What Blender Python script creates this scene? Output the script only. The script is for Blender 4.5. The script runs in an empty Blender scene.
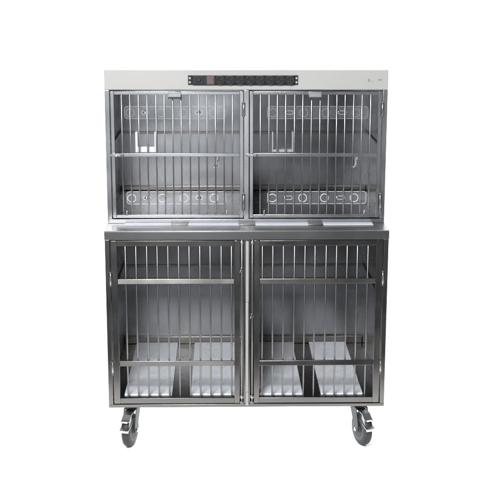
import bpy, bmesh, math, random
from mathutils import Vector, Matrix
random.seed(4)
sc = bpy.context.scene
COL = sc.collection
PI = math.pi
G = 0.203            # height of the cabinet's underside above the studio floor
S = 0.159            # setback of the upper cage front behind the lower one
BK = 0.828           # inner face of the back panels
OX, OY = 0.0, 0.414  # foot of the cage

# ------------------------------------------------------------------ materials
def new_mat(name):
    m = bpy.data.materials.new(name); m.use_nodes = True
    nt = m.node_tree
    return m, nt, nt.nodes['Principled BSDF']

def steel(name, col, rough, brush='z', bump=0.03, stain=0.10, metallic=1.0, rv=.05, streak=.03):
    """brushed stainless sheet: streaks along one axis, cloudy smears in the gloss"""
    m, nt, b = new_mat(name)
    N, L = nt.nodes, nt.links
    tc = N.new('ShaderNodeTexCoord')
    mp = N.new('ShaderNodeMapping')
    sc_ = {'x': (1.2, 170, 170), 'y': (170, 1.2, 170), 'z': (170, 170, 1.2)}[brush]
    mp.inputs['Scale'].default_value = sc_
    L.new(tc.outputs['Object'], mp.inputs['Vector'])
    n1 = N.new('ShaderNodeTexNoise'); n1.inputs['Scale'].default_value = 1.0
    n1.inputs['Detail'].default_value = .5
    L.new(mp.outputs['Vector'], n1.inputs['Vector'])
    n2 = N.new('ShaderNodeTexNoise'); n2.inputs['Scale'].default_value = 6.0
    n2.inputs['Detail'].default_value = 2.2; n2.inputs['Roughness'].default_value = .5
    L.new(tc.outputs['Object'], n2.inputs['Vector'])
    mix = N.new('ShaderNodeMath'); mix.operation = 'MULTIPLY_ADD'
    L.new(n1.outputs['Fac'], mix.inputs[0]); mix.inputs[1].default_value = streak
    r2 = N.new('ShaderNodeMapRange')
    r2.inputs['From Min'].default_value = .35; r2.inputs['From Max'].default_value = .68
    r2.inputs['To Min'].default_value = rough - rv; r2.inputs['To Max'].default_value = rough + .03
    L.new(n2.outputs['Fac'], r2.inputs['Value'])
    L.new(r2.outputs['Result'], mix.inputs[2])
    L.new(mix.outputs[0], b.inputs['Roughness'])
    cr = N.new('ShaderNodeMix'); cr.data_type = 'RGBA'
    cr.inputs['A'].default_value = (*[c * (1 - stain) for c in col], 1)
    cr.inputs['B'].default_value = (*col, 1)
    L.new(n2.outputs['Fac'], cr.inputs['Factor'])
    L.new(cr.outputs['Result'], b.inputs['Base Color'])
    b.inputs['Metallic'].default_value = metallic
    # very slight waviness of thin sheet metal
    n3 = N.new('ShaderNodeTexNoise'); n3.inputs['Scale'].default_value = 7.0; n3.inputs['Detail'].default_value = 0
    L.new(tc.outputs['Object'], n3.inputs['Vector'])
    bp = N.new('ShaderNodeBump'); bp.inputs['Strength'].default_value = bump * 2.0
    bp.inputs['Distance'].default_value = .012
    L.new(n3.outputs['Fac'], bp.inputs['Height'])
    if bump: L.new(bp.outputs['Normal'], b.inputs['Normal'])
    return m

def plain(name, col, rough, metallic=0.0, var=0.08, scale=30.0, bump=0.0):
    m, nt, b = new_mat(name)
    N, L = nt.nodes, nt.links
    tc = N.new('ShaderNodeTexCoord')
    n2 = N.new('ShaderNodeTexNoise'); n2.inputs['Scale'].default_value = scale
    n2.inputs['Detail'].default_value = 6
    L.new(tc.outputs['Object'], n2.inputs['Vector'])
    cr = N.new('ShaderNodeMix'); cr.data_type = 'RGBA'
    cr.inputs['A'].default_value = (*[c * (1 - var) for c in col], 1)
    cr.inputs['B'].default_value = (*[min(1, c * (1 + var)) for c in col], 1)
    L.new(n2.outputs['Fac'], cr.inputs['Factor'])
    L.new(cr.outputs['Result'], b.inputs['Base Color'])
    b.inputs['Roughness'].default_value = rough
    b.inputs['Metallic'].default_value = metallic
    if bump:
        bp = N.new('ShaderNodeBump'); bp.inputs['Strength'].default_value = bump
        bp.inputs['Distance'].default_value = .002
        L.new(n2.outputs['Fac'], bp.inputs['Height'])
        L.new(bp.outputs['Normal'], b.inputs['Normal'])
    return m

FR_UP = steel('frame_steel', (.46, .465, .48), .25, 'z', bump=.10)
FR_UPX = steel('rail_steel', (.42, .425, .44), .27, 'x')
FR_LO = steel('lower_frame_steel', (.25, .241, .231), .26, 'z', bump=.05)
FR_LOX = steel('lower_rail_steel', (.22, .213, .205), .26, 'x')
PANEL = steel('panel_steel', (.33, .335, .35), .25, 'z', bump=0, stain=.16, streak=.015)
FLOORS = steel('floor_steel', (.24, .235, .228), .28, 'y', bump=0, stain=.2, streak=.015)
LEDGE = steel('ledge_steel', (.29, .29, .288), .29, 'x', bump=0, rv=.02)
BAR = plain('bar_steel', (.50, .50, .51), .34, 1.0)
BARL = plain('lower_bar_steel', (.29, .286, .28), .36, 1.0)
CHROME = plain('chrome', (.85, .85, .86), .12, 1.0)
ZINC = plain('zinc_plate', (.42, .43, .44), .36, 1.0, var=.15, scale=60)
HEAD = plain('header_enamel', (.385, .381, .373), .42, 0.0, var=.03, scale=6)
BLACK = plain('black_plastic', (.018, .019, .021), .42)
DGREY = plain('charcoal_anodised', (.026, .028, .031), .45)
RING = plain('worn_black_plastic', (.055, .057, .062), .4, var=.3, scale=120)
SOCK = plain('socket_plastic', (.010, .011, .013), .38)
REDSW = plain('smoky_red_switch', (.16, .105, .106), .35)
GREEN = plain('green_ink', (.19, .26, .22), .6)
MAT = plain('white_board', (.80, .825, .87), .5, var=.13, scale=16, bump=.03)
def scuff(m):
    nt = m.node_tree; N, L = nt.nodes, nt.links
    b = N['Principled BSDF']; src = b.inputs['Base Color'].links[0].from_socket
    tc = N.new('ShaderNodeTexCoord'); nz = N.new('ShaderNodeTexNoise')
    nz.inputs['Scale'].default_value = 38; nz.inputs['Detail'].default_value = 5
    L.new(tc.outputs['Object'], nz.inputs['Vector'])
    mr = N.new('ShaderNodeMapRange'); mr.inputs['From Min'].default_value = .60; mr.inputs['From Max'].default_value = .74
    L.new(nz.outputs['Fac'], mr.inputs['Value'])
    mx = N.new('ShaderNodeMix'); mx.data_type = 'RGBA'; mx.inputs['B'].default_value = (.56, .60, .67, 1)
    L.new(mr.outputs['Result'], mx.inputs['Factor']); L.new(src, mx.inputs['A'])
    L.new(mx.outputs['Result'], b.inputs['Base Color'])
scuff(MAT)
STRIP = plain('pale_blue', (.50, .53, .58), .4)
WHITE = plain('white_plastic', (.62, .625, .64), .3)
SWB = plain('smoky_bezel', (.10, .09, .093), .4)
SHADEW = plain('shaded_white_plastic', (.33, .33, .34), .4)
SEAL = plain('pale_seal', (.35, .365, .35), .45, var=.1, scale=25)
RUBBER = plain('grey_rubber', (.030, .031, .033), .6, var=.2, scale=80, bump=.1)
FORK = plain('dark_zinc', (.085, .088, .09), .5, 1.0, var=.15, scale=60)
PEDAL = plain('pressed_zinc', (.34, .35, .36), .38, 1.0, var=.15, scale=60)
HUB = plain('hub_plastic', (.055, .057, .062), .5)
PAPER = plain('white_paper', (.90, .90, .90), .9, var=.0)
HOLE = plain('dark_hole', (.004, .004, .004), .7)

def clear_mat():
    m, nt, b = new_mat('clear_acrylic')
    N, L = nt.nodes, nt.links
    b.inputs['Base Color'].default_value = (.95, .97, .98, 1)
    b.inputs['Roughness'].default_value = .12
    tr = N.new('ShaderNodeBsdfTransparent'); tr.inputs['Color'].default_value = (.96, .97, .98, 1)
    mx = N.new('ShaderNodeMixShader'); mx.inputs['Fac'].default_value = .03
    L.new(tr.outputs[0], mx.inputs[1]); L.new(b.outputs[0], mx.inputs[2])
    L.new(mx.outputs[0], N['Material Output'].inputs['Surface'])
    return m
CLEAR = clear_mat()
for _m in (BLACK, DGREY, RING, SOCK, SWB, REDSW):
    _m.node_tree.nodes['Principled BSDF'].inputs['Specular IOR Level'].default_value = .18
def frost_mat(name, fac):
    m, nt, b = new_mat(name)
    N, L = nt.nodes, nt.links
    b.inputs['Base Color'].default_value = (.86, .88, .90, 1)
    b.inputs['Roughness'].default_value = .25
    tr = N.new('ShaderNodeBsdfTransparent')
    mx = N.new('ShaderNodeMixShader'); mx.inputs['Fac'].default_value = fac
    L.new(tr.outputs[0], mx.inputs[1]); L.new(b.outputs[0], mx.inputs[2])
    L.new(mx.outputs[0], N['Material Output'].inputs['Surface'])
    return m
FROST = frost_mat('frosted_acrylic_edge', .55)
FAINT = frost_mat('polished_acrylic_edge', .26)

# ------------------------------------------------------------------ mesh helpers
class MB:
    """collects shapes (in model coordinates, z = 0 at the cabinet's underside)"""
    def __init__(self): self.bm = bmesh.new(); self.mats = []
    def mi(self, mat):
        if mat not in self.mats: self.mats.append(mat)
        return self.mats.index(mat)
    def box(self, x0, x1, y0, y1, z0, z1, mat, bev=.0012):
        bm = self.bm
        vs = [bm.verts.new(p) for p in ((x0,y0,z0),(x1,y0,z0),(x1,y1,z0),(x0,y1,z0),(x0,y0,z1),(x1,y0,z1),(x1,y1,z1),(x0,y1,z1))]
        k = self.mi(mat)
        fs = [bm.faces.new([vs[i] for i in q]) for q in ((0,3,2,1),(4,5,6,7),(0,1,5,4),(1,2,6,5),(2,3,7,6),(3,0,4,7))]
        for f in fs: f.material_index = k
        if bev:
            es = list({e for f in fs for e in f.edges})
            r = bmesh.ops.bevel(bm, geom=es, offset=bev, segments=2, profile=.6, affect='EDGES')
            for f in r['faces']: f.material_index = k; f.smooth = True
    def rings(self, rings, mat, caps=True, smooth=True):
        """skin a list of vertex rings"""
        bm = self.bm; k = self.mi(mat)
        R = [[bm.verts.new(p) for p in r] for r in rings]
        n = len(R[0])
        for a, b in zip(R[:-1], R[1:]):
            for i in range(n):
                f = bm.faces.new((a[i], a[(i+1) % n], b[(i+1) % n], b[i])); f.material_index = k; f.smooth = smooth
        if caps:
            f = bm.faces.new(list(reversed(R[0]))); f.material_index = k
            f = bm.faces.new(R[-1]); f.material_index = k
    def lathe(self, c, axis, prof, mat, n=32, caps=True, smooth=True):
        """prof: (distance along axis, radius) pairs"""
        a = Vector(axis).normalized(); u = a.orthogonal().normalized(); w = a.cross(u)
        c = Vector(c)
        self.rings([[c + a*t + (u*math.cos(2*PI*i/n) + w*math.sin(2*PI*i/n))*r for i in range(n)] for t, r in prof], mat, caps, smooth)
    def rod(self, p0, p1, r, mat, n=12):
        p0, p1 = Vector(p0), Vector(p1)
        l = (p1-p0).length; e = min(r*.3, l*.2)
        self.lathe(p0, p1-p0, [(0, r*.7), (e, r), (l-e, r), (l, r*.7)], mat, n)
    def tube(self, pts, r, mat, n=10):
        pts = [Vector(p) for p in pts]; rings = []
        u = None
        for i, p in enumerate(pts):
            t = (pts[min(i+1, len(pts)-1)] - pts[max(i-1, 0)]).normalized()
            u = t.orthogonal().normalized() if u is None else (u - t*u.dot(t)).normalized()
            w = t.cross(u)
            rings.append([p + (u*math.cos(2*PI*k/n) + w*math.sin(2*PI*k/n))*r for k in range(n)])
        self.rings(rings, mat)
    def torus(self, c, axis, R, r, mat, n=36, m=8):
        a = Vector(axis).normalized(); u = a.orthogonal().normalized(); w = a.cross(u); c = Vector(c)
        bm = self.bm; k = self.mi(mat); V = []
        for i in range(n):
            d = u*math.cos(2*PI*i/n) + w*math.sin(2*PI*i/n)
            V.append([bm.verts.new(c + d*(R + r*math.cos(2*PI*j/m)) + a*r*math.sin(2*PI*j/m)) for j in range(m)])
        for i in range(n):
            for j in range(m):
                f = bm.faces.new((V[i][j], V[(i+1)%n][j], V[(i+1)%n][(j+1)%m], V[i][(j+1)%m])); f.material_index = k; f.smooth = True
    def prism(self, pts, d, mat, bev=0):
        """extrude an outline (list of 3-D points in a plane) by vector d"""
        bm = self.bm; k = self.mi(mat); d = Vector(d)
        a = [bm.verts.new(p) for p in pts]; b = [bm.verts.new(Vector(p)+d) for p in pts]
        n = len(a); fs = [bm.faces.new(list(reversed(a))), bm.faces.new(b)]
        for i in range(n): fs.append(bm.faces.new((a[i], a[(i+1)%n], b[(i+1)%n], b[i])))
        for f in fs: f.material_index = k
        if bev:
            es = list({e for f in fs for e in f.edges})
            r = bmesh.ops.bevel(bm, geom=es, offset=bev, segments=2, profile=.6, affect='EDGES')
            for f in r['faces']: f.material_index = k; f.smooth = True
    def build(self, name, parent, at=None, label=None, xf=None):
        """ONE mesh object; at = its origin in model coordinates"""
        at = Vector(at) if at else Vector((0, 0, 0))
        bm = self.bm
        if xf: bm.transform(xf)
        bmesh.ops.recalc_face_normals(bm, faces=bm.faces)
        bm.transform(Matrix.Translation(-at))
        me = bpy.data.meshes.new(name); bm.to_mesh(me); bm.free()
        for m in self.mats: me.materials.append(m)
        o = bpy.data.objects.new(name, me); COL.objects.link(o)
        wl = at + Vector((0, 0, G)); o['_w'] = 0
        del o['_w']
        WORLD[o.name] = wl
        if parent:
            o.parent = parent; o.location = wl - WORLD[parent.name]
        else: o.location = wl
        if label: o['label'] = label
        return o
WORLD = {}
def part_copy(o, dx, parent):
    c = o.copy(); COL.objects.link(c); c.parent = parent
    w = WORLD[o.name] + Vector(dx); WORLD[c.name] = w
    c.location = w - WORLD[parent.name]
    return c
def box_part(name, parent, x0, x1, y0, y1, z0, z1, mat, bev=.0012, label=None):
    m = MB(); m.box(x0, x1, y0, y1, z0, z1, mat, bev)
    return m.build(name, parent, ((x0+x1)/2, (y0+y1)/2, z0), label)

# ------------------------------------------------------------------ the cage
cage = bpy.data.objects.new('pet_cage', None); COL.objects.link(cage)
cage.location = (OX, OY, 0); cage.empty_display_size = .2
WORLD[cage.name] = Vector((OX, OY, 0))
cage['label'] = 'two-tier stainless steel pet cage with four barred doors, standing on castors'
cage['category'] = 'animal cage'

W = .61
# ---- lower cabinet carcass
ZT = .801
for s in (-1, 1):
    a, b = sorted((s*.611, s*.591))
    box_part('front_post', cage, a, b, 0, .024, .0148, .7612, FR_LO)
    a, b = sorted((s*.6105, s*.6065))
    box_part('side_panel', cage, a, b, .0243, BK+.001, .0005, .7612, PANEL, .0006)
    # folded stiffener running along the inside of the side panel
    a, b = sorted((s*.6062, s*.599))
    box_part('side_rib', cage, a, b, .04, BK-.001, .440, .455, FR_LO)
box_part('bottom_rail', cage, -.611, .611, .0, .024, 0, .0145, FR_LOX)
m = MB()   # countertop with a turned-down front rim
m.box(-.613, .613, -.002, .86, .7975, ZT, LEDGE, .0015)
m.box(-.6125, .6125, -.0015, .004, .7618, .7972, LEDGE, .001)
for s in (-1, 1):
    a, b = sorted((s*.6125, s*.6085)); m.box(a, b, .0043, .858, .7618, .7972, LEDGE, .001)
m.build('countertop', cage, (0, 0, .76))
box_part('back_panel', cage, -.6102, .6102, BK, BK+.003, .0015, .797, PANEL, .0006)
m = MB()
m.box(-.605, .605, BK-.005, BK-.0005, .438, .452, FR_LO, .001)
m.box(-.605, .605, BK-.003, BK-.0004, .377, .381, FR_LO, .0008)
m.build('back_seam', cage, (0, BK, .44))
box_part('floor_panel', cage, -.606, .606, .025, BK-.0005, .036, .0395, FLOORS, .0006)
box_part('base_pan', cage, -.606, .606, .025, BK+.02, .002, .006, FR_LO, .0006)
box_part('rear_kerb', cage, -.605, .605, BK-.02, BK-.0008, .040, .078, FR_LOX, .003)
box_part('divider_panel', cage, -.0035, .0035, .0345, BK-.021, .0396, .7968, PANEL, .0006)
# centre post with its pale sealing strip
box_part('centre_post', cage, -.0150, .0150, .006, .034, .0148, .7612, FR_LO)
m = MB()
m.box(-.0060, .0078, -.0055, .0055, .484, .754, SEAL, .003)
m.box(-.0062, .0070, -.0050, .0055, .071, .4832, SEAL, .003)
m.box(-.0055, .0075, -.0050, .0055, .008, .0700, SEAL, .003)
m.build('seal_strip', cage, (0, 0, .0))

# ---- upper cage carcass
UB, UT = .8015, 1.3870
for s in (-1, 1):
    a, b = sorted((s*.611, s*.591))
    box_part('front_post', cage, a, b, S, S+.024, UB+.0190, UT-.0005, FR_UP)
    a, b = sorted((s*.6105, s*.6065))
    box_part('side_panel', cage, a, b, S+.0243, BK+.001, UB+.0005, UT, PANEL, .0006)
    a, b = sorted((s*.6062, s*.599))
    box_part('side_rib', cage, a, b, S+.03, BK-.001, 1.112, 1.125, FR_UP)
box_part('bottom_rail', cage, -.611, .611, S, S+.024, UB, UB+.0186, FR_UPX)
box_part('centre_post', cage, -.0108, .0108, S, S+.024, UB+.0190, UT-.0005, FR_UP)
box_part('divider_panel', cage, -.003, .003, S+.0245, BK-.016, .8318, UT-.0005, PANEL, .0006)
box_part('back_panel', cage, -.6102, .6102, BK, BK+.003, .8025, UT+.001, PANEL, .0006)
m = MB()
m.box(-.605, .605, BK-.005, BK-.0005, 1.112, 1.1245, FR_LO, .001)
m.build('back_seam', cage, (0, BK, 1.11))
box_part('floor_panel', cage, -.606, .606, S+.0245, BK-.0005, .8275, .8312, FLOORS, .0006)
box_part('rear_kerb', cage, -.605, .605, BK-.015, BK-.0008, .8315, .856, FR_LOX, .004)
box_part('roof_panel', cage, -.6105, .6105, S+.034, .851, UT+.0005, UT+.008, PANEL, .0008)

# ---- header with power strip
HF = S-.003
m = MB()
m.box(-.6115, .6115, HF, S+.033, UT+.0005, 1.4735, HEAD, .002)
m.box(-.6100, .6100, HF-.0012, HF+.004, UT+.0030, UT+.0085, HEAD, .0008)   # folded hem
head = m.build('header', cage, (0, S, UT))
m = MB()
zz = 1.4275
X = .5235
m.prism([(X+p[0]*.0008, HF-.0004, zz+p[1]*.0008) for p in ((0,-6),(0,9),(9,9),(11,6),(9,3),(12,0),(11,-5),(8,-6))], (0, .0003, 0), GREEN)
for k in range(3):
    m.box(X+.0115+k*.0042, X+.0148+k*.0042, HF-.0004, HF-.0001, zz-.0045, zz-.0022, GREEN, 0)
m.build('logo_mark', head, (X, HF, zz))
m = MB()
m.prism([(X+.052+.0085*math.cos(t*PI/10), HF-.0004, zz+.003+.0036*math.sin(t*PI/10)) for t in range(20)], (0, .0003, 0), GREEN)
m.build('logo_mark', head, (X+.05, HF, zz))

px0, px1, pz0, pz1 = -.2515, .2215, 1.4095, 1.4500
pf = HF-.010
m = MB()
m.box(px0+.0195, px1-.0195, pf, HF-.0003, pz0, pz1, DGREY, .0015)
m.box(px0+.022, px1-.022, pf-.0012, pf+.001, pz1-.005, pz1-.0025, BLACK, .0005)
m.box(px0+.022, px1-.022, pf-.0012, pf+.001, pz0+.0025, pz0+.005, BLACK, .0005)
pdu = m.build('power_strip', cage, (px0, HF, pz0))
for s in (0, 1):     # rack ears, each with two open slots
    e0 = px0 if s == 0 else px1-.0192
    e1 = e0+.0192
    m = MB()
    w0, w1 = (e0+.001, e0+.0115) if s == 0 else (e1-.0115, e1-.001)
    m.box(e0, e1, HF-.0035, HF-.0004, pz0, pz0+.0065, BLACK, .0006)
    m.box(e0, e1, HF-.0035, HF-.0004, pz0+.0165, pz1-.0165, BLACK, .0006)
    m.box(e0, e1, HF-.0035, HF-.0004, pz1-.0065, pz1, BLACK, .0006)
    i0, i1 = (w1, e1) if s == 0 else (e0, w0)
    for za in (pz0+.0066, pz1-.0164):
        m.box(i0, i1, HF-.0035, HF-.0004, za, za+.0098, BLACK, .0004)
        j = (w0-.001, w0+.0018) if s == 0 else (w1-.0018, w1+.001)
        m.box(*j, HF-.0035, HF-.0004, za, za+.0098, BLACK, .0004)
    m.build('mounting_ear', pdu, (e0, HF, pz0))
# inlet and breaker at the left end
m = MB()
xi = -.2085
m.box(xi-.0235, xi+.0225, pf-.0025, pf-.0002, pz0+.003, pz1-.003, DGREY, .001)
m.lathe((xi+.003, pf-.0026, 1.4312), (0, -1, 0), [(0, .0085), (.003, .0085), (.0045, .006)], BLACK, 24)
m.lathe((xi+.003, pf-.0072, 1.4312), (0, -1, 0), [(0, .0035), (.001, .0032)], SWB, 16)
m.build('breaker', pdu, (xi, pf, pz0))
m = MB()
xs = -.155
m.box(xs-.0165, xs+.0155, pf-.003, pf-.0002, pz0+.002, pz1-.002, SWB, .001)
m.prism([(xs-.012, pf-.0031, pz0+.008), (xs-.012, pf-.0031, pz1-.008), (xs-.012, pf-.007, pz1-.008), (xs-.012, pf-.0045, (pz0+pz1)/2)], (.023, 0, 0), REDSW, .0006)
m.build('rocker_switch', pdu, (xs, pf, pz0))
# one socket, then seven copies
xk = -.1145; pitch = .0430; zc = (pz0+pz1)/2
m = MB()
m.box(xk-.0205, xk+.0205, pf-.0022, pf-.0002, pz0+.002, pz1-.002, SOCK, .001)
m.lathe((xk, pf-.0022, zc), (0, -1, 0), [(0, .0192), (.0042, .0186), (.0046, .0178), (.0042, .0170), (.0008, .0166)], RING, 40, caps=False)
m.lathe((xk, pf-.0024, zc), (0, -1, 0), [(0, .0166), (.0006, .0165)], HOLE, 40)
for s in (-1, 1):
    d = Vector((math.cos(math.radians(45)), 0, math.sin(math.radians(45))))
    m.lathe(Vector((xk, pf-.0031, zc)) + d*s*.0085, (0, -1, 0), [(0, .0030), (.0006, .0026)], RING, 14)
    e = Vector((-d.z, 0, d.x))
    p = Vector((xk, pf-.0035, zc)) + e*s*.0150
    m.box(p.x-.0022, p.x+.0022, p.y-.0025, p.y+.001, p.z-.0022, p.z+.0022, DGREY, .0005)
sock = m.build('socket', pdu, (xk, pf, zc))
for k in range(1, 8): part_copy(sock, (k*pitch, 0, 0), pdu)

# ------------------------------------------------------------------ doors
def hinge(door, x, z0, z1, yf, side):
    m = MB()
    m.rod((x, yf-.005, z0+.004), (x, yf-.005, z1-.004), .0042, ZINC, 14)
    for za, zb in ((z0-.004, z0+.0035), (z1-.0035, z1+.004)): m.rod((x, yf-.005, za), (x, yf-.005, zb), .0046, FR_LO, 12)
    for s in (-1, 1):
        a, b = sorted((x+s*.0040, x+s*.0085)); m.box(a, b, yf-.0026, yf-.0002, z0-.002, z1+.002, FR_LO, .0006)
    m.build('hinge', door, (x, yf, z0))

def frame_mesh(name, xo, xi, x2, x3, zb, zb2, zt2, zt, y0, y1, mv, mh):
    """square-tube frame, mitre hidden: uprights run full height, rails butt between them"""
    m = MB()
    m.box(xo, xi, y0, y1, zb, zt, mv)
    m.box(x2, x3, y0, y1, zb, zt, mv)
    m.box(xi+.0002, x2-.0002, y0+.0004, y1-.0004, zt2, zt-.0003, mh)
    m.box(xi+.0002, x2-.0002, y0+.0004, y1-.0004, zb+.0003, zb2, mh)
    return m

def stadium(x0, x1, z0, z1, r, n=8):
    pts = []
    for cx, cz, a0 in ((x1-r, z1-r, 0), (x0+r, z1-r, 90), (x0+r, z0+r, 180), (x1-r, z0+r, 270)):
        for k in range(n+1):
            a = math.radians(a0 + 90*k/n); pts.append((cx+r*math.cos(a), cz+r*math.sin(a)))
    return pts

def vent_strip(door, x0, x1, z0, z1, ringx, screwx, slot, y, cut):
    m = MB(); k = m.mi(CLEAR); EDGE = FROST if cut > .001 else FAINT
    out = stadium(x0, x1, z0, z1, .012)
    # clear plate
    m.prism([(px, y, pz) for px, pz in out], (0, .004, 0), CLEAR)
    # polished edge that gathers light, and the rims of the bored holes
    m.tube([(px, y+.002, pz) for px, pz in out] + [(out[0][0], y+.002, out[0][1])], .0013 if cut > .001 else .0008, EDGE, 8)
    zc_ = (z0+z1)/2
    for x in ringx: m.torus((x, y+.0005, zc_-.001), (0, 1, 0), .0175, cut, EDGE, 36, 6)
    for x in screwx:
        m.tube([(px, y-.0005, pz) for px, pz in stadium(x+slot[0], x+slot[1], zc_-.0075, zc_+.0075, .0073)] + [(x+slot[1], y-.0005, zc_)], .0013, EDGE, 6)
    o = m.build('vent_strip', door, (x0, y, z0))
    for x in screwx:
        m = MB(); c = (x, y-.0002, zc_+.001)
        m.lathe(c, (0, -1, 0), [(0, .0082), (.0025, .0082), (.0060, .0055), (.0072, .0020)], CHROME, 18)
        m.build('thumb_screw', door, c)

ZU = dict(b=.8245, b2=.8391, t2=1.3668, t=1.3805, m0=1.0974, m1=1.1123)
def upper_door(side):
    y0, y1 = S+.001, S+.017
    if side < 0: xo, xi, x2, x3 = -.5875, -.5722, -.0290, -.0137
    else:        xo, xi, x2, x3 = .0140, .0293, .5722, .5880
    d = frame_mesh('cage_door', xo, xi, x2, x3, ZU['b'], ZU['b2'], ZU['t2'], ZU['t'], y0, y1, FR_UP, FR_UPX).build(
        'cage_door', cage, (xo, y0, ZU['b']))
    r = box_part('cross_rail', d, xi+.0004, x2-.0004, y0-.003, y0+.0035, ZU['m0'], ZU['m1'], FR_UPX, .0014)
    first = -.5400 if side < 0 else .0604
    step = (.5400-.0612)/13
    m = MB(); m.rod((first, y0+.0075, ZU['b2']-.001), (first, y0+.0075, ZU['t2']+.001), .0029, BAR, 12)
    bar = m.build('bar', d, (first, y0, ZU['b2']))
    for k in range(1, 14):
        part_copy(bar, (k*step + random.uniform(-.0007, .0007), 0, 0), d).rotation_euler.y = random.uniform(-.0018, .0018)
    off = 0 if side < 0 else .620
    slot = (-.016, .016) if side < 0 else (-.005, .034)
    so = 0 if side < 0 else -.012
    rx = [x+off for x in (-.5046, -.3708, -.2743, -.1425)]
    sx = [x+off+so for x in (-.4388, -.2066)]
    vent_strip(d, -.5260+off, -.0898+off, .8835, .9385, rx, sx, slot, y1+.003, .0022)
    vent_strip(d, -.5290+off, -.0898+off, 1.2605, 1.3140, rx, sx, slot, y1+.003, .0007)
    # lifting tab at the top
    tx = -.3105 if side < 0 else .2960
    m = MB()
    ln = .0012 if side < 0 else .0030
    m.prism([(tx-.0278, y0-.0125, 1.3575), (tx-.0278, y0-.0125+ln, 1.3805), (tx-.0278, y0-.0065, 1.3805), (tx-.0278, y0-.0095, 1.3575)], (.0556, 0, 0), FR_UPX, .0008)
    m.box(tx-.0278, tx+.0278, y0-.0058, y0-.0004, 1.3690, 1.3720, FR_UPX, .0006)
    m.box(tx-.0274, tx+.0274, y0-.0118, y0-.0052, 1.3500, 1.3570, RUBBER, .001)  # dark strip standing in for the shadow under the tab
    m.build('pull_tab', d, (tx, y0, 1.36))
    # small turn-buttons holding the lower panel
    for kx in ((-.5256, -.0877) if side < 0 else (.0778, .5203)):
        m = MB()
        m.lathe((kx, y0+.001, .8425), (0, -1, 0), [(0, .0045), (.006, .0045), (.008, .003)], CHROME, 14)
        m.tube([(kx, y0-.004, .8425), (kx-.001, y0-.005, .852), (kx+.002, y0-.004, .860)], .0030, CHROME, 8)
        m.build('turn_button', d, (kx, y0, .84))
    hx = -.0125 if side < 0 else .5895
    hinge(d, hx, 1.276, 1.330, S, side)
    hinge(d, hx, .862, .930, S, side)
    # slide bolt in line with the cross rail
    bx = (-.592, -.533) if side < 0 else (-.003, .050)
    m = MB()
    m.rod((bx[0], y0-.008, 1.105), (bx[1], y0-.008, 1.105), .0048, ZINC, 12)
    for q in (.012, .036): m.box(bx[0]+q, bx[0]+q+.008, y0-.014, y0-.0032, 1.0985, 1.1115, ZINC, .001)
    m.lathe((bx[0]+.028, y0-.012, 1.105), (0, -1, 0), [(0, .0034), (.010, .0034), (.011, .005), (.015, .005), (.016, .003)], CHROME, 12)
    m.build('slide_bolt', d, (bx[0], y0, 1.1))
    # U-shaped bowl holder behind the bars
    cx = -.4380 if side < 0 else .1590
    mt = WHITE if side < 0 else SHADEW  # right holder is greyed: shade painted into the same white
    hw = .0470
    yb = y1+.012
    t = .0105 if side < 0 else .006
    m = MB()
    m.box(cx-hw, cx-hw+t, yb, yb+.05, 1.1130, 1.2020, mt, .001)
    m.box(cx+hw-t, cx+hw, yb, yb+.05, 1.1130, 1.2020, mt, .001)
    m.box(cx-hw+t+.0002, cx+hw-t-.0002, yb+.0005, yb+.0495, 1.1130, 1.1370 if side < 0 else 1.124, mt, .001)
    m.build('bowl_holder', d, (cx, yb, 1.11), label='white U-shaped bowl holder' if side < 0 else 'white U-shaped bowl holder with shade painted in as grey')
    return d
upper_door(-1); upper_door(1)

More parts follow.
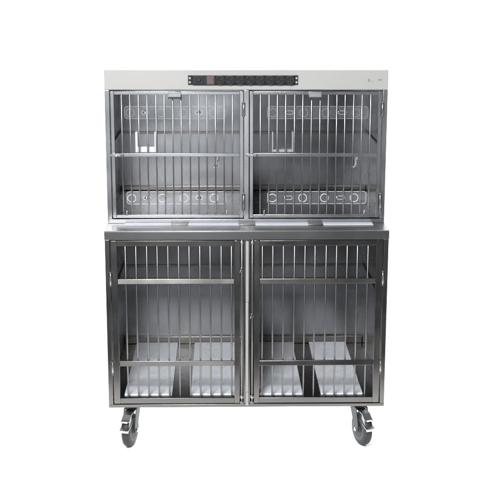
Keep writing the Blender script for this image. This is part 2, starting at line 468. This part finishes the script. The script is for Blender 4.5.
ZL = dict(b=.0180, b2=.0430, t2=.7345, t=.7572)
def lower_door(side):
    y0, y1 = .001, .022
    if side < 0: xo, xi, x2, x3 = -.5870, -.5600, -.0545, -.0305
    else:        xo, xi, x2, x3 = .0305, .0545, .5590, .5870
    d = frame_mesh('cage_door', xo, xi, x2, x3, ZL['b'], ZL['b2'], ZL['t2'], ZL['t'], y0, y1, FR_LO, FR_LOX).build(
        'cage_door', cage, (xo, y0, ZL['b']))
    for za, zb_, lean in ((.5662, .5880, .0060 if side < 0 else .0022), (.1935, .2160, .0048 if side < 0 else .0020)):
        m = MB()
        xa, xb = xi+.0004, x2-.0004
        m.prism([(xa, y0-.0045, za), (xa, y0-.0045+lean, zb_), (xa, y0+.0058, zb_), (xa, y0+.0058, za)], (xb-xa, 0, 0), FR_LOX, .0016)
        m.build('cross_rail', d, (xi, y0, za))
    first = -.5245 if side < 0 else .0667
    step = (.5245-.0664)/10
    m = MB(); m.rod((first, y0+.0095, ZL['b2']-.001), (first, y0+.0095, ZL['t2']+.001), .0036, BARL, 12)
    bar = m.build('bar', d, (first, y0, ZL['b2']))
    for k in range(1, 11):
        part_copy(bar, (k*step + random.uniform(-.0007, .0007), 0, 0), d).rotation_euler.y = random.uniform(-.0015, .0015)
    hx = side*.5890
    hinge(d, hx, .560, .618, 0, side)
    hinge(d, hx, .158, .213, 0, side)
    # long latch rod beside the centre post, with guides and a turning handle
    rx = side*.0225
    m = MB()
    m.rod((rx, -.006, .020), (rx, -.006, .762), .0038, BARL, 12)
    for z in (.742, .044, .016):
        m.box(rx-.0075, rx+.0075, -.0115, .0006, z, z+.013, FR_LO, .002)
    m.lathe((rx, -.0115, .7485), (0, -1, 0), [(0, .0045), (.003, .0045), (.0045, .002)], CHROME, 12)
    m.lathe((rx, -.0115, .0500), (0, -1, 0), [(0, .0045), (.003, .0045), (.0045, .002)], CHROME, 12)
    m.build('latch_rod', d, (rx, 0, .02))
    m = MB()
    zh = .632 if side < 0 else .425
    m.box(rx-.0065, rx+.0065, -.0115, .0006, zh-.008, zh+.008, FR_LO, .002)
    m.tube([(rx, -.014, zh), (rx-.006, -.018, zh-.004), (rx-.009, -.018, zh-.012)], .0030, BARL, 10)
    m.build('latch_handle', d, (rx, 0, zh))
    return d
lower_door(-1); lower_door(1)

# ---- pale strips and dark spacers where the upper cage sits on the countertop
strip_x = [(-.5350, -.3290), (-.2560, -.0335), (.0390, .2720), (.3370, .5560)]
for a, b in strip_x:
    box_part('pale_strip', cage, a, b, .104, S-.004, ZT+.0003, ZT+.0042, STRIP, .001)
for a, b in ((-.3280, -.2570), (-.0325, .0380), (.2730, .3360)):
    box_part('spacer_block', cage, a, b, .106, S-.004, ZT+.0003, ZT+.0046, FR_LO, .001)

# ---- small bright hooks on the back wall of the upper cage
for hx in (-.1300, .5560):
    m = MB(); z = .985
    yb = BK-.0005
    m.box(hx-.009, hx+.009, yb-.002, yb, z-.040, z+.012, BAR, .0008)
    for zs in (z+.004, z-.032): m.lathe((hx, yb-.002, zs), (0, -1, 0), [(0, .0045), (.002, .004), (.003, .0015)], WHITE, 12)
    m.tube([(hx-.002, yb-.002, z-.004), (hx+.002, yb-.016, z-.002), (hx+.006, yb-.026, z+.006), (hx+.004, yb-.030, z+.012), (hx-.004, yb-.026, z+.002), (hx-.003, yb-.024, z-.018), (hx-.010, yb-.030, z-.034), (hx-.016, yb-.038, z-.034)], .0042, WHITE, 10)
    m.build('hook', cage, (hx, yb, z))

# ------------------------------------------------------------------ casters
def caster(x, y, ang, brake=True):
    """fork trails towards -y, wheel axle along x, turned about the stem by ang"""
    xf = Matrix.Translation((x, y, 0)) @ Matrix.Rotation(ang, 4, 'Z')
    R = .0760; zc_ = -G + R; tr = -.040
    m = MB()
    m.box(-.038, .038, -.036, .036, -.0045, -.0004, FORK, .001)
    m.lathe((0, 0, -.0046), (0, 0, -1), [(0, .030), (.006, .031), (.012, .029), (.020, .024), (.024, .020)], FORK, 28)
    for sx in (-1, 1):
        for sy in (-1, 1):
            m.lathe((sx*.029, sy*.027, -.0046), (0, 0, -1), [(0, .0055), (.004, .0055)], CHROME, 6, smooth=False)
    c = m.build('caster', cage, (x, y, 0), xf=xf)
    # fork: bridge plate and two tapering cheeks
    m = MB()
    m.box(-.0295, .0295, -.030, .026, -.0345, -.0290, FORK, .0015)
    for s in (-1, 1):
        xx = s*.0295 if s < 0 else s*.0265
        cheek = [(xx, .026, -.031), (xx, -.036, -.031), (xx, tr-.020, zc_+.010), (xx, tr-.014, zc_-.013), (xx, tr+.012, zc_-.014), (xx, tr+.022, zc_+.012)]
        m.prism(cheek, (.003, 0, 0), FORK, .0008)
        m.lathe((s*.0297, tr, zc_), (s, 0, 0), [(0, .009), (.005, .009), (.007, .007)], CHROME, 6, smooth=False)
    m.build('fork', c, (x, y, -.03), xf=xf)
    m = MB()      # grey tread with rounded shoulders
    h = .0185
    m.lathe((0, tr, zc_), (1, 0, 0), [(-h, R-.022), (-h, R-.012), (-h+.004, R-.004), (-h*.45, R-.0005), (0, R), (h*.45, R-.0005), (h-.004, R-.004), (h, R-.012), (h, R-.022)], RUBBER, 48)
    w = m.build('wheel', c, (x, y, zc_), xf=xf)
    m = MB()
    for s in (-1, 1):
        m.lathe((s*(h-.001), tr, zc_), (s, 0, 0), [(0, R-.0215), (.0018, R-.023), (.0018, R-.034), (-.0005, R-.038), (-.0005, .020), (.0045, .017), (.006, .012)], HUB, 40)
    m.build('hub', c, (x, y, zc_), xf=xf)
    if brake:
        m = MB()
        # stepped pedal plate over the front of the wheel, its turned lip, and the release tab above
        yb = tr-.036
        def bent(pts, hw, th, mat):
            top = [Vector(p) for p in pts]
            prof = [(-hw, p.y, p.z) for p in top] + [(-hw, p.y+.0003, p.z-th) for p in reversed(top)]
            m.prism(prof, (2*hw, 0, 0), mat, .0008)
        bent([Vector((0, -.010, -.036)), Vector((0, yb, -.044)), Vector((0, yb-.020, -.062)), Vector((0, yb-.032, -.066))], .0195, .004, PEDAL)
        m.box(-.012, .012, yb-.0345, yb-.0310, -.0720, -.0640, CHROME, .001)
        m.rod((-.009, yb-.014, -.076), (.009, yb-.014, -.076), .0080, ZINC, 14)
        bent([Vector((0, yb-.008, -.086)), Vector((0, yb-.028, -.096)), Vector((0, yb-.050, -.102))], .0215, .005, PEDAL)
        m.box(-.0225, .0225, yb-.0535, yb-.0495, -.1110, -.1005, CHROME, .0012)
        for s in (-1, 1):
            xx = s*.0180 if s < 0 else s*.0155
            m.prism([(xx, tr-.030, -.050), (xx, yb-.014, -.054), (xx, yb-.030, -.094), (xx, yb-.004, -.098), (xx, tr-.030, -.080)], (.0025, 0, 0), PEDAL, .0006)
        m.build('brake_pedal', c, (x, y, -.06), xf=xf)
    return c
caster(-.514, .100, math.radians(-15))
caster(.508, .098, math.radians(21))
caster(-.528, .745, math.radians(20), False)
caster(.528, .745, math.radians(-15), False)

# ------------------------------------------------------------------ mats lying on the lower floor
for (a, b, lab) in ((-.5436, -.3323, 'white floor mat beside the left side wall of the lower cage'),
                    (-.2489, -.0325, 'white floor mat left of the centre post, behind the lower left door'),
                    (.0450, .2502, 'white floor mat right of the centre post, behind the lower right door'),
                    (.3321, .5194, 'white floor mat beside the right side wall of the lower cage')):
    m = MB()
    m.box(a, b, .04, .806, .0398, .0486, MAT, .002)
    o = m.build('floor_mat', None, ((a+b)/2, .42, .0398))
    o['label'] = lab; o['category'] = 'floor mat'; o['group'] = 'white mats on the lower cage floor'

# ------------------------------------------------------------------ seamless white paper
m = MB()
prof = [(-.82, 0), (2.2, 0)] + [(2.2+1.2*math.sin(a*PI/24), 1.2-1.2*math.cos(a*PI/24)) for a in range(1, 13)] + [(3.4, 5.0)]
bm = m.bm; k = m.mi(PAPER)
V = [[bm.verts.new((x, y, z-G)) for x in (-6, 6)] for y, z in prof]
for a, b in zip(V[:-1], V[1:]):
    f = bm.faces.new((a[0], a[1], b[1], b[0])); f.smooth = True
bg = m.build('paper_backdrop', None, (0, 0, -G))
bg['kind'] = 'structure'

# ------------------------------------------------------------------ lamps
def area(name, loc, target, sx, sy, power, col=(1, 1, 1), spread=180):
    l = bpy.data.lights.new(name, 'AREA'); l.shape = 'RECTANGLE'; l.size = sx; l.size_y = sy
    l.energy = power; l.color = col; l.spread = math.radians(spread)
    o = bpy.data.objects.new(name, l); COL.objects.link(o)
    o.location = loc
    o.rotation_euler = (Vector(target)-Vector(loc)).to_track_quat('-Z', 'Y').to_euler()
    return o
area('overhead_fill', (0, 1.5, 4.6), (0, 1.5, 0), 9, 3.6, 450)  # added unseen light that bleaches the paper floor to white
area('backdrop_fill', (0, 1.6, 4.4), (0, 3.4, 1.2), 9, .8, 130)  # added out of view to blow the upright paper out to white
area('key_softbox', (-.9, -3.6, 3.4), (-.1, .2, .7), 1.3, 1.3, 310, (.985, .99, 1))
area('low_softbox', (-.45, -5.3, .72), (-.25, .4, .8), 1.0, 1.1, 12, (.96, .98, 1))
area('side_strip', (1.75, -5.1, .8), (.5, .2, 1.0), .3, 1.1, 3, (.96, .98, 1))
area('underside_fill', (0, .44, G-.004), (0, .44, -1), 1.1, .74, 8)  # hidden light added beneath the base to wipe away the floor shadow

w = bpy.data.worlds.new('World'); sc.world = w; w.use_nodes = True
w.node_tree.nodes['Background'].inputs['Color'].default_value = (.055, .057, .062, 1)
w.node_tree.nodes['Background'].inputs['Strength'].default_value = 1.0

# ------------------------------------------------------------------ camera
cam = bpy.data.cameras.new('camera'); co = bpy.data.objects.new('camera', cam); COL.objects.link(co)
cx, cy, cz, p, yw, r, F = -.1048, -4.9563, 1.8598+G, .2268, .0237, .0023, 1181.337
f = Vector((math.sin(yw)*math.cos(p), math.cos(yw)*math.cos(p), -math.sin(p)))
rt = Vector((math.cos(yw), -math.sin(yw), 0)); up = rt.cross(f)
c_, s_ = math.cos(r), math.sin(r)
rt2 = c_*rt + s_*up; up2 = -s_*rt + c_*up
co.matrix_world = Matrix(((rt2.x, up2.x, -f.x, cx), (rt2.y, up2.y, -f.y, cy), (rt2.z, up2.z, -f.z, cz), (0, 0, 0, 1)))
cam.sensor_width = 36; cam.lens = F/500*36; cam.clip_end = 100
sc.camera = co
sc.view_settings.view_transform = 'Standard'; sc.view_settings.look = 'None'
sc.view_settings.exposure = 0; sc.view_settings.gamma = 1
sc.cycles.use_denoising = True; sc.cycles.denoising_prefilter = 'ACCURATE'
sc.cycles.sample_clamp_indirect = 4.0; sc.cycles.blur_glossy = .8
sc.cycles.max_bounces = 12; sc.cycles.glossy_bounces = 8; sc.cycles.transparent_max_bounces = 24
